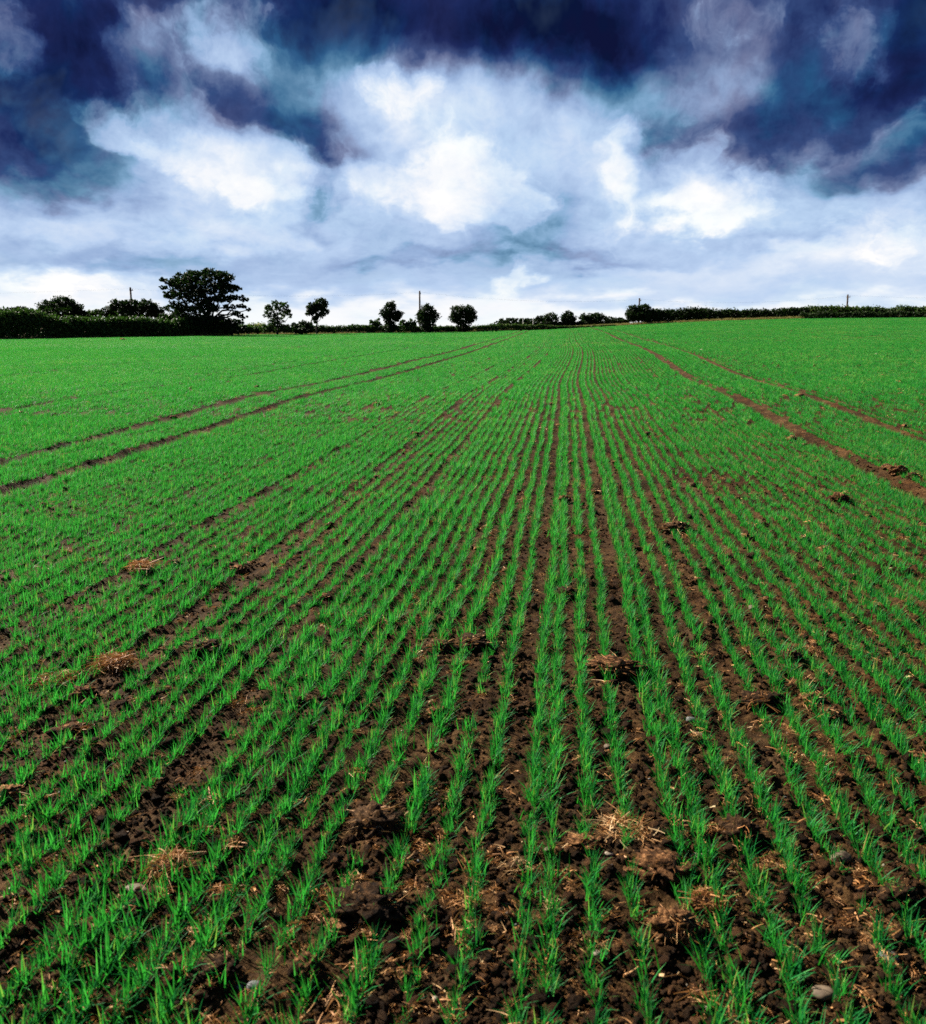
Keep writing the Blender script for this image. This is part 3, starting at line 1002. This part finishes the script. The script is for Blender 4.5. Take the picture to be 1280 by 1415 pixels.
tree('bush', 'tall rounded dark bush wrapped round the right centre utility pole', 'bush', 884, 127, [(876, 429, 10, 7), (890, 427, 9, 7), (882, 436, 15, 8), (894, 437, 9, 7), (872, 437, 7, 7)], 50, per_area=13, leaf=.28, trunk_r=.10, base_z=0.9)
hedge('hedge', 'long uneven dark hedgerow on the right skyline', [(888, 429, 447, 127), (905, 429, 446.5, 127), (922, 431, 446, 127), (938, 427, 445, 126), (960, 428, 444.5, 125), (1000, 429, 443, 123), (1040, 428, 442, 121), (1062, 430, 441.5, 120), (1085, 427, 441, 119), (1112, 427, 440.5, 118)], 51, 300, .26, 2.0, M_tree)
hedge('hedge', 'far pale topped hedge running along the right horizon behind the nearest one', [(1085, 427, 439, 125), (1110, 426, 438.5, 124), (1152, 423.5, 438, 122), (1175, 426.5, 438, 121), (1220, 426, 437.5, 119), (1268, 424, 437, 117), (1300, 425, 437, 116), (1420, 424, 436, 110)], 52, 280, .26, 2.0, M_hedge)
hedge('hedge', 'low flat topped dark hedge at the right edge of the field', [(1106, 433, 440.5, 116), (1130, 432, 440, 114), (1180, 432, 439.5, 111.5), (1240, 431, 439, 109), (1300, 432.5, 439, 106), (1420, 432, 438.5, 102)], 53, 300, .22, 1.6, M_tree, .25)


def verge():
    rs = np.random.default_rng(61)
    C = collect('verge_sources')
    for i in range(5):
        V, Q, T = blades(34, rs, 0.20, 0.50, 0.02, 0.035, (0.16, 0.25), 2, (3, 50), 0.55, 0.05, .8)
        add_source(C, f'verge_source_{i:02d}', V, Q, T, M_verge)
    px = np.concatenate([rs.uniform(655, 1115, 3400), rs.uniform(1100, 1420, 500), rs.uniform(-160, 700, 900)])
    q = (px - CX) / F_PX / 1.023
    D = edge_depth(q)
    wide = np.where((px > 820) & (px < 1110), 4.5, np.where(px < 655, .9, 2.2))
    Y = D + 0.2 + (rs.random(len(px)) ** 1.2) * wide - np.where(px < 655, 1.0, 0.6)
    X = q * Y
    Z = terrain(X, Y)
    n = len(px)
    scatter('verge_grass', np.stack([X, Y, Z], -1), np.stack([0 * X, 0 * X, rs.uniform(0, 6.28, n)], -1), rs.uniform(.5, 1.1, n) * np.where(px > 655, 1, .7), rs.integers(0, 5, n), C,
            'dry yellowish verge grass along the foot of the hedges')


verge()


# ------------------------------------------------------------------ poles and wires
def tube(points, r, sides=6):
    V, Q = [], []
    pts = [np.array(p, float) for p in points]
    for k, p in enumerate(pts):
        a = pts[min(k + 1, len(pts) - 1)] - pts[max(k - 1, 0)]
        a /= np.linalg.norm(a)
        u = np.cross(a, [0, 0, 1.0]) if abs(a[2]) < .9 else np.cross(a, [1.0, 0, 0])
        u /= np.linalg.norm(u); w = np.cross(a, u)
        rr_ = r if np.isscalar(r) else r[k]
        for j in range(sides):
            t = 2 * math.pi * j / sides
            V.append(p + (u * math.cos(t) + w * math.sin(t)) * rr_)
        if k:
            for j in range(sides):
                b = (k - 1) * sides
                Q.append((b + j, b + (j + 1) % sides, b + sides + (j + 1) % sides, b + sides + j))
    Q2 = list(Q)
    return V, Q2


def pole(px, top_py, Y, label, lean=0.0):
    tp = P(px, top_py, Y)
    z0 = float(terrain(tp[0], Y)) - 0.4
    root = empty('utility_pole', (tp[0] + lean, Y, z0))
    tag(root, label, 'pole', 'wooden utility poles behind the hedges')
    h = tp[2] - z0
    V, Q = tube([(0, 0, 0), (-lean * .5, 0, h * .5), (-lean, 0, h), (-lean, 0, h + .04)], [.19, .165, .14, .02], 10)
    big_mesh('shaft', np.array(V), np.array(Q), M_pole, True, parent=root)
    bm = bmesh.new()
    bmesh.ops.create_cube(bm, size=1)
    bmesh.ops.scale(bm, vec=(0.12, 1.5, .12), verts=bm.verts)
    bmesh.ops.bevel(bm, geom=bm.edges[:], offset=.012, segments=1)
    bmesh.ops.translate(bm, vec=(-lean + .12, 0, h - .45), verts=bm.verts)
    me = bpy.data.meshes.new('crossarm'); bm.to_mesh(me); bm.free(); me.materials.append(M_pole)
    o = bpy.data.objects.new('crossarm', me); COL.objects.link(o); o.parent = root
    ends = []
    for sy in (-.65, .65):
        c = np.array([-lean + .12, sy, h - .39])
        V, Q = tube([c, c + [0, 0, .05], c + [0, 0, .09], c + [0, 0, .15], c + [0, 0, .19]], [.02, .055, .035, .055, .02], 8)
        big_mesh('insulator', np.array(V), np.array(Q), M_ceram, True, parent=root)
        ends.append(c + [0, 0, .19] + np.array([tp[0] + lean, Y, z0]))
    return ends


p1 = pole(180, 397, 150, 'thin wooden utility pole rising behind the left trees')
p2 = pole(580, 402, 158, 'wooden utility pole between the small trees in the middle')
p3 = pole(884, 412, 172, 'wooden utility pole sticking out of the rounded bush right of centre')
p4 = pole(1172, 407, 166, 'lone leaning utility pole above the right hand hedge', .18)
p0 = [np.array([-150, 150, 6.2]) + [0, s, 0] for s in (-.65, .65)]
p5 = [np.array([150, 160, 6.4]) + [0, s, 0] for s in (-.65, .65)]
spans = [(p0, p1, 'left of the leftmost pole'), (p1, p2, 'between the left pole and the middle pole'), (p2, p3, 'between the middle pole and the bush pole'), (p3, p4, 'between the bush pole and the right pole'), (p4, p5, 'right of the rightmost pole')]
for a, b, txt in spans:
    for k, side in ((0, 'nearer'), (1, 'farther')):
        A, B = a[k], b[k]
        n = 20
        pts = [A + (B - A) * i / n - np.array([0, 0, 1.0]) * 4 * 0.9 * (i / n) * (1 - i / n) for i in range(n + 1)]
        V, Q = tube(pts, .0025, 5)
        o = big_mesh('overhead_wire', np.array(V) - A, np.array(Q), M_wire, True)
        o.location = A
        tag(o, f'{side} thin overhead wire {txt}', 'wire', 'overhead wires between the poles')

for px, top, lb in ((723, 439.5, 'pale fence post on the scrub bank, left of a pair'), (737, 438.5, 'pale fence post on the scrub bank, right of a pair')):
    Y = 123
    p = P(px, top, Y)
    z0 = float(terrain(p[0], Y)) - .3
    V, Q = tube([(0, 0, 0), (0.01, 0, (p[2] - z0) * .5), (0.02, 0, p[2] - z0 - .02), (0.02, 0, p[2] - z0)], [.06, .058, .055, .02], 8)
    o = big_mesh('fence_post', np.array(V), np.array(Q), M_post, True)
    o.location = (p[0], Y, z0)
    tag(o, lb, 'post', 'pale fence posts on the bank')


# ------------------------------------------------------------------ clods, stones, litter
def lump_mesh(name, rs, r, flat, mat, sub=3, rough=.35, freq=2.2):
    bm = bmesh.new()
    bmesh.ops.create_icosphere(bm, subdivisions=sub, radius=1)
    co = np.array([v.co[:] for v in bm.verts])
    o1, o2 = rs.uniform(0, 100, 2)
    n = fbm(co[:, 0] * freq + o1, co[:, 1] * freq + co[:, 2] * freq * 1.3 + o2, 3, .6) + 0.5 * fbm(co[:, 2] * freq * 2.2 + o2, co[:, 0] * freq * 2.2 - co[:, 1] * 2 + o1, 2) - .75
    k = 1 + rough * n * 2.2
    sc = np.array([rs.uniform(.85, 1.2), rs.uniform(.75, 1.1), flat])
    co = co * k[:, None] * sc * r
    for v, c in zip(bm.verts, co):
        v.co = c
    me = bpy.data.meshes.new(name)
    bm.to_mesh(me); bm.free()
    me.polygons.foreach_set('use_smooth', np.ones(len(me.polygons), bool))
    me.materials.append(mat)
    return me


def fibres(rs, n, r, length, height, width, tone):
    """bent stalks and roots that stick out of a clod"""
    Vs, Qs, Ts = [], [], []
    for i in range(n):
        a = rs.uniform(0, 6.28)
        rad = r * math.sqrt(rs.random()) * .85
        p = np.array([rad * math.cos(a), rad * math.sin(a), height * rs.uniform(.2, .9) * (1 - .5 * (rad / r) ** 2)])
        dr = np.array([rs.normal(), rs.normal(), rs.uniform(-.25, .45)]); dr /= np.linalg.norm(dr)
        L = length * rs.uniform(.35, 1.2)
        w = width * rs.uniform(.6, 1.4)
        bend = rs.normal(0, .8, 3) * np.array([1, 1, .7])
        o = len(Vs); t = np.clip(rs.normal(tone, .2), 0, 1)
        for k in range(5):
            f = k / 4
            c = p + dr * L * f + bend * L * f * f * .5 - np.array([0, 0, .25 * L * f * f])
            s = np.cross(dr, bend + .01); s /= np.linalg.norm(s)
            ww = w * (1 - .6 * f)
            Vs += [c + s * ww / 2, c - s * ww / 2 + np.array([0, 0, ww * .4])]
            Ts += [t, t]
            if k:
                Qs.append((o + 2 * k - 2, o + 2 * k - 1, o + 2 * k + 1, o + 2 * k))
    return np.array(Vs), np.array(Qs), np.array(Ts)


def clod(px, py, wpx, label, kind='clod', seed=0, flat=.55, straw=40, tone=.45, red=False, stretch=1.0, rotz=None, group=None):
    rs = np.random.default_rng(seed + 700)
    p = G(px, py)
    dist = np.linalg.norm(p - CAMP)
    r = 0.5 * wpx * dist / F_PX * (1.05 if wpx > 34 or py > 860 else .85)
    root = empty(kind, p)
    root.rotation_euler = (0, 0, rs.uniform(-.6, .6) if rotz is None else rotz)
    root.scale = (stretch, 1, 1)
    tag(root, label, 'clod' if kind == 'clod' else 'straw tuft' if kind == 'straw_tuft' else 'clod', group)
    lm = lump_mesh('soil_lump', rs, r * (.78 if kind == 'clod' else .5), flat, M_redclod if red else M_clod, 4 if wpx > 22 else 2, .55, 3.4)
    o = bpy.data.objects.new('soil_lump', lm); COL.objects.link(o); o.parent = root
    o.location = (0, 0, r * flat * .36)
    if straw:
        V, Q, T = fibres(rs, int(straw * (4.0 if wpx > 22 else 1.6)), r * (.8 if kind == 'clod' else .9), r * (.5 if kind == 'clod' else .62), r * flat * 1.35, max(.0016, .9 * dist / F_PX), tone + .12)
        big_mesh('root_fibres' if kind == 'clod' else 'stalks', V, Q, M_straw, True, {'tone': T}, parent=root)
    return root


FG = [
    (520, 1148, 72, 'fringed clod crowned with curling orange straw, left of centre', 'clod', dict(straw=90, tone=.55, flat=.6)),
    (236, 1208, 60, 'upright tuft of rusty straw leaning over dark earth at lower left', 'straw_tuft', dict(straw=110, tone=.5, flat=.7)),
    (506, 1262, 84, 'largest humped brown clod below the straw fringed clod', 'clod', dict(straw=50, tone=.4, flat=.55)),
    (514, 1294, 40, 'small orange straw bundle at the foot of the humped brown clod', 'straw_tuft', dict(straw=60, tone=.6)),
    (462, 1284, 36, 'flat orange clod left of the humped brown clod', 'clod', dict(straw=24, tone=.5, red=True, flat=.4)),
    (424, 1342, 44, 'rough reddish clod near the bottom edge left of centre', 'clod', dict(straw=18, red=True, flat=.6)),
    (862, 1152, 70, 'long mat of orange straw lying across two rows', 'straw_tuft', dict(straw=120, tone=.55, flat=.35, stretch=1.3)),
    (805, 1168, 50, 'crumbly reddish clod at the left end of the straw mat', 'clod', dict(straw=24, red=True, flat=.3, stretch=1.3)),
    (772, 1179, 22, 'small bright orange crumb left of the straw mat', 'clod', dict(straw=6, red=True)),
    (1022, 1163, 56, 'dark brown fibrous clod standing at a row end right of centre', 'clod', dict(straw=60, tone=.3, flat=.75)),
    (912, 1202, 66, 'long crumbly orange clod beside a pale pointed flint', 'clod', dict(straw=34, tone=.4, red=True, flat=.38, stretch=1.2)),
    (936, 1296, 58, 'rusty straw topped clod with a deep dark underside', 'clod', dict(straw=90, tone=.5, red=True, flat=.9)),
    (978, 1252, 50, 'fuzzy brown root clod between rows above the rusty clod', 'straw_tuft', dict(straw=90, tone=.25)),
    (768, 1256, 34, 'small pale straw wisp between two rows', 'straw_tuft', dict(straw=26, tone=.95, flat=.25)),
    (714, 1198, 40, 'pale tan straw wisp beside the row left of the straw mat', 'straw_tuft', dict(straw=24, tone=.8, flat=.25)),
    (1000, 1205, 26, 'thin curl of orange straw right of the long orange clod', 'straw_tuft', dict(straw=10, tone=.7, flat=.2)),
    (158, 922, 52, 'wiry nest of brown stalks in the left rows', 'straw_tuft', dict(straw=130, tone=.4, flat=.5)),
    (78, 942, 56, 'flat straw mat left of the wiry nest', 'straw_tuft', dict(straw=60, tone=.45, flat=.25, stretch=1.2)),
    (116, 960, 30, 'small red clod below the wiry nest', 'clod', dict(straw=10, red=True)),
    (282, 897, 44, 'flat orange straw clod right of the wiry nest', 'clod', dict(straw=50, tone=.6, flat=.35)),
    (14, 1102, 36, 'rust coloured clod at the left picture edge', 'clod', dict(straw=20, red=True, flat=.7)),
    (104, 1008, 30, 'crumbly clod in the left rows, below the red clod', 'clod', dict(straw=18, red=True, flat=.4)),
    (606, 992, 36, 'brown lump with rusty top in the row left of centre', 'clod', dict(straw=22, red=True, flat=.65)),
    (606, 896, 40, 'orange fibrous clod, left of a pair between the centre rows', 'clod', dict(straw=46, tone=.45, flat=.45)),
    (658, 892, 46, 'dark flat clod, right of a pair between the centre rows', 'clod', dict(straw=26, tone=.3, flat=.45)),
    (730, 982, 30, 'round brown lump in the gap left of the centre row', 'clod', dict(straw=4, flat=.65)),
    (850, 927, 60, 'wide red brown crumbly clod across a row right of centre', 'clod', dict(straw=50, tone=.35, red=True, flat=.4, stretch=1.2)),
    (1052, 974, 58, 'wide dark brown clod in the right rows', 'clod', dict(straw=34, tone=.25, flat=.45, stretch=1.1)),
    (1124, 968, 36, 'orange straw clod right of the wide dark clod', 'clod', dict(straw=40, tone=.55, red=True, flat=.4)),
    (1148, 989, 32, 'small rusty clod below right of the orange straw clod', 'clod', dict(straw=24, red=True, flat=.4)),
    (1160, 1080, 38, 'brown orange clod at the right, beside a tall seedling row', 'clod', dict(straw=24, red=True, flat=.45)),
    (1092, 912, 32, 'dark brown clod in the right rows above the wide clod', 'clod', dict(straw=10, flat=.55)),
    (1270, 1052, 34, 'rusty clod at the right picture edge', 'clod', dict(straw=22, red=True, flat=.5)),
    (786, 825, 40, 'dark turned clod in the gap of the centre row', 'clod', dict(straw=16, tone=.3, flat=.5)),
    (1240, 1240, 44, 'dark crumbly clod in the right foreground', 'clod', dict(straw=14, flat=.45)),
    (560, 1110, 30, 'small straw flecked clod above the fringed clod', 'clod', dict(straw=24, tone=.7, flat=.4)),
    (490, 1222, 36, 'pale straw scatter above the humped brown clod', 'straw_tuft', dict(straw=34, tone=.7, flat=.3)),
    (300, 1340, 50, 'low dark red clod at lower left between rows', 'clod', dict(straw=16, flat=.4)),
    (820, 1300, 28, 'small pale clod in a right centre row', 'clod', dict(straw=8, tone=.8, flat=.5)),
    (935, 735, 40, 'straw topped clod in the middle distance right of centre', 'clod', dict(straw=60, tone=.55, flat=.5)),
    (1160, 692, 28, 'orange clod in the right mid field, apart from others', 'clod', dict(straw=26, red=True, flat=.6)),
    (195, 787, 40, 'straw heap in the left mid field', 'straw_tuft', dict(straw=70, tone=.55, flat=.4)),
    (240, 781, 28, 'darker clod right of the left mid field straw heap', 'clod', dict(straw=20, flat=.5)),
    (200, 737, 20, 'small dark clod above the left mid field straw heap', 'clod', dict(straw=8, flat=.6)),
    (825, 682, 24, 'pale straw clod beside the centre row in mid field', 'clod', dict(straw=30, tone=.75, flat=.5)),
    (780, 693, 24, 'rusty clod left of the pale straw clod in mid field', 'clod', dict(straw=20, red=True, flat=.6)),
    (455, 729, 22, 'brown clod in the mid field left of centre', 'clod', dict(straw=12, flat=.6)),
    (527, 731, 20, 'small brown clod, right neighbour of the left centre clod', 'clod', dict(straw=12, flat=.6)),
]
for i, (px, py, w, lb, kd, kw) in enumerate(FG):
    clod(px, py, w, lb, kd, seed=i, **kw)

# smaller clods of the middle and far field
MIDC = [(960, 672, 18), (520, 560, 16), (600, 596, 14), (895, 601, 14), (915, 606, 16), (1095, 609, 20), (1112, 617, 14), (1105, 549, 16), (1240, 655, 34), (1262, 662, 26), (1225, 648, 22),
        (866, 782, 18), (880, 760, 20), (1030, 742, 18), (965, 803, 18), (1040, 770, 20), (1005, 770, 16), (870, 690, 14), (900, 605, 12), (773, 590, 14), (762, 560, 10), (905, 522, 8), (1222, 556, 10), (1220, 520, 8),
        (355, 762, 24), (330, 790, 26), (450, 828, 22), (365, 856, 24), (575, 600, 12), (567, 595, 14), (607, 645, 14), (595, 630, 12), (670, 650, 12), (350, 685, 14), (290, 520, 8), (355, 537, 14), (300, 545, 10), (240, 578, 12),
        (30, 572, 10), (75, 575, 12), (40, 588, 9), (90, 630, 12), (30, 655, 12), (60, 700, 16), (140, 690, 14), (30, 785, 16), (170, 470, 8), (265, 537, 8), (1020, 690, 14), (1085, 720, 16), (1110, 745, 16),
        (1250, 735, 20), (1200, 715, 12), (1140, 760, 18), (1180, 800, 22), (1060, 830, 18), (700, 790, 18), (740, 720, 14), (705, 680, 12), (660, 760, 14), (1000, 640, 12), (1045, 655, 12), (1010, 590, 10), (945, 575, 8), (850, 640, 12),
        (790, 640, 12), (730, 600, 9), (690, 560, 8), (455, 640, 12), (520, 660, 12), (410, 590, 9), (200, 640, 12), (120, 610, 9), (1130, 640, 14), (1180, 660, 12), (1170, 520, 7), (1245, 545, 9), (1080, 520, 6), (1040, 545, 8), (1250, 590, 10)]
for i, (px, py, w) in enumerate(MIDC):
    clod(px, py, w, 'small rusty dry clod scattered among the crop beyond the foreground', 'clod', seed=100 + i, straw=14, tone=.5, red=(i % 3 != 0), flat=.6, group='small dry clods in mid field')


def stone(px, py, wpx, mat, label, flat=.6, stretch=1.2, seed=0):
    rs = np.random.default_rng(900 + seed)
    p = G(px, py)
    r = .43 * wpx * np.linalg.norm(p - CAMP) / F_PX
    me = lump_mesh('stone', rs, r, flat * .85, mat, 3, .20, .8)
    o = bpy.data.objects.new('stone', me)
    COL.objects.link(o)
    o.location = p + np.array([0, 0, r * flat * .12])
    o.rotation_euler = (rs.normal(0, .15), rs.normal(0, .15), rs.uniform(-.5, .5))
    o.scale = (stretch, 1, 1)
    tag(o, label, 'stone')


for i, a in enumerate([
    (1161, 1188, 26, M_stone_tan, 'smooth grey brown stone half buried at the right, beside a row', .6, 1.1),
    (1229, 1324, 25, M_stone_grey, 'blue grey rounded stone near the lower right corner', .65, 1.05),
    (1136, 1373, 25, M_stone_tan, 'pale tan rounded stone near the bottom edge at right', .6, 1.1),
    (966, 1395, 22, M_stone_white, 'flat white stone at the bottom edge', .35, 1.3),
    (824, 1320, 16, M_stone_white, 'small cream stone inside a row near the bottom', .8, .9),
    (188, 1229, 24, M_stone_tan, 'long tan stone just left of the rusty straw tuft', .45, 1.5),
    (972, 1184, 22, M_stone_white, 'pale pointed flint at the end of the long orange clod', .3, 1.9),
    (842, 1181, 10, M_stone_white, 'tiny white stone below the straw mat', .6, 1.2),
    (757, 1175, 10, M_stone_tan, 'tiny yellowish stone left of the orange crumb', .7, 1.0),
    (840, 1033, 13, M_stone_tan, 'small cream stone in a gap right of the centre row', .8, 1.0),
    (956, 996, 16, M_stone_grey, 'small grey stone beside a row in the right near field', .7, 1.2),
    (968, 1016, 13, M_stone_tan, 'flat pinkish stone just below the small grey stone', .4, 1.4),
    (1040, 841, 13, M_stone_tan, 'small tan stone in the right near field, farthest of the stones', .7, 1.0),
    (970, 484, 6, M_stone_white, 'pale speck of stone in the far right field, left of two', .7, 1.0),
    (1212, 490, 6, M_stone_white, 'pale speck of stone in the far right field, right of two', .7, 1.0),
    (352, 1364, 18, M_stone_grey, 'dull grey stone at the bottom left between rows', .5, 1.2),
]):
    stone(*a, seed=i)


def litter():
    rs = np.random.default_rng(77)
    # soil crumbs
    C = collect('crumb_sources')
    for i in range(7):
        me = lump_mesh('crumb', rs, 1.0, rs.uniform(.55, .85), M_clod if i % 3 else M_redclod, 2, .75, 2.3)
        o = bpy.data.objects.new(f'crumb_source_{i}', me)
        C.objects.link(o)
    n = 90000
    Y = 1.2 * (12 / 1.2) ** rs.random(n)
    X = rs.uniform(-.62, .62, n) * Y
    k = fbm(X / .25, Y / .25, 3) + rs.normal(0, .09, n) > .36
    X, Y = X[k], Y[k]
    n = len(X)
    sz = np.clip(rs.lognormal(math.log(.0042), .60, n), .0015, .022)
    Z = ground(X, Y) + sz * .25
    scatter('soil_crumbs', np.stack([X, Y, Z], -1), rs.uniform(0, 6.28, (n, 3)) * [.1, .1, 1], sz, rs.integers(0, 7, n), C, 'loose brown soil crumbs strewn between the rows')
    # pebbles
    C = collect('pebble_sources')
    for i in range(6):
        me = lump_mesh('pebble', rs, 1.0, rs.uniform(.4, .7), (M_stone_grey, M_stone_tan, M_stone_white)[i % 3], 2, .16, .9)
        o = bpy.data.objects.new(f'pebble_source_{i}', me)
        C.objects.link(o)
    n = 500
    Y = 1.3 * (12 / 1.3) ** rs.random(n)
    X = rs.uniform(-.62, .62, n) * Y
    sz = np.clip(rs.lognormal(math.log(.0032), .4, n), .0015, .008)
    Z = ground(X, Y) + sz * .3
    scatter('pebbles', np.stack([X, Y, Z], -1), rs.uniform(0, 6.28, (n, 3)) * [.1, .1, 1], sz, rs.integers(0, 6, n), C, 'tiny pale pebbles strewn over the soil')
    # shreds of root and stubble
    C = collect('shred_sources')
    for i in range(8):
        V, Q, T = fibres(rs, 26, .022, .020, .016, .0018, .5)
        add_source(C, f'shred_source_{i}', V, Q, T, M_straw)
    n = 8000
    Y = 1.3 * (45 / 1.3) ** rs.random(n)
    X = rs.uniform(-.62, .62, n) * Y
    k = fbm(X / .5 + 17, Y / .5 + 5, 2) + rs.normal(0, .1, n) > .47
    X, Y = X[k], Y[k]
    n = len(X)
    Z = ground(X, Y) + .002
    scatter('root_shreds', np.stack([X, Y, Z], -1), rs.uniform(0, 6.28, (n, 3)) * [.05, .05, 1], np.clip(rs.lognormal(math.log(.6), .5, n), .25, 1.6) * (1 + .9 * sstep(3, 20, Y)), rs.integers(0, 8, n), C, 'small rusty shreds of dead root strewn over the field')
    # straw bits
    C = collect('straw_sources')
    for i in range(8):
        V, Q, T = fibres(rs, int(rs.integers(1, 5)), .02, .030, .004, .0028, .55)
        add_source(C, f'straw_source_{i}', V, Q, T, M_straw)
    n = 2600
    Y = 1.3 * (14 / 1.3) ** rs.random(n)
    X = rs.uniform(-.62, .62, n) * Y
    k = fbm(X / .3 + 7, Y / .3 + 2, 2) + rs.normal(0, .1, n) > .48
    X, Y = X[k], Y[k]
    n = len(X)
    Z = ground(X, Y) + .006
    scatter('straw_litter', np.stack([X, Y, Z], -1), rs.uniform(0, 6.28, (n, 3)) * [.05, .05, 1], rs.uniform(.5, 1.5, n), rs.integers(0, 8, n), C, 'loose straw bits and dead roots lying on the soil')


litter()
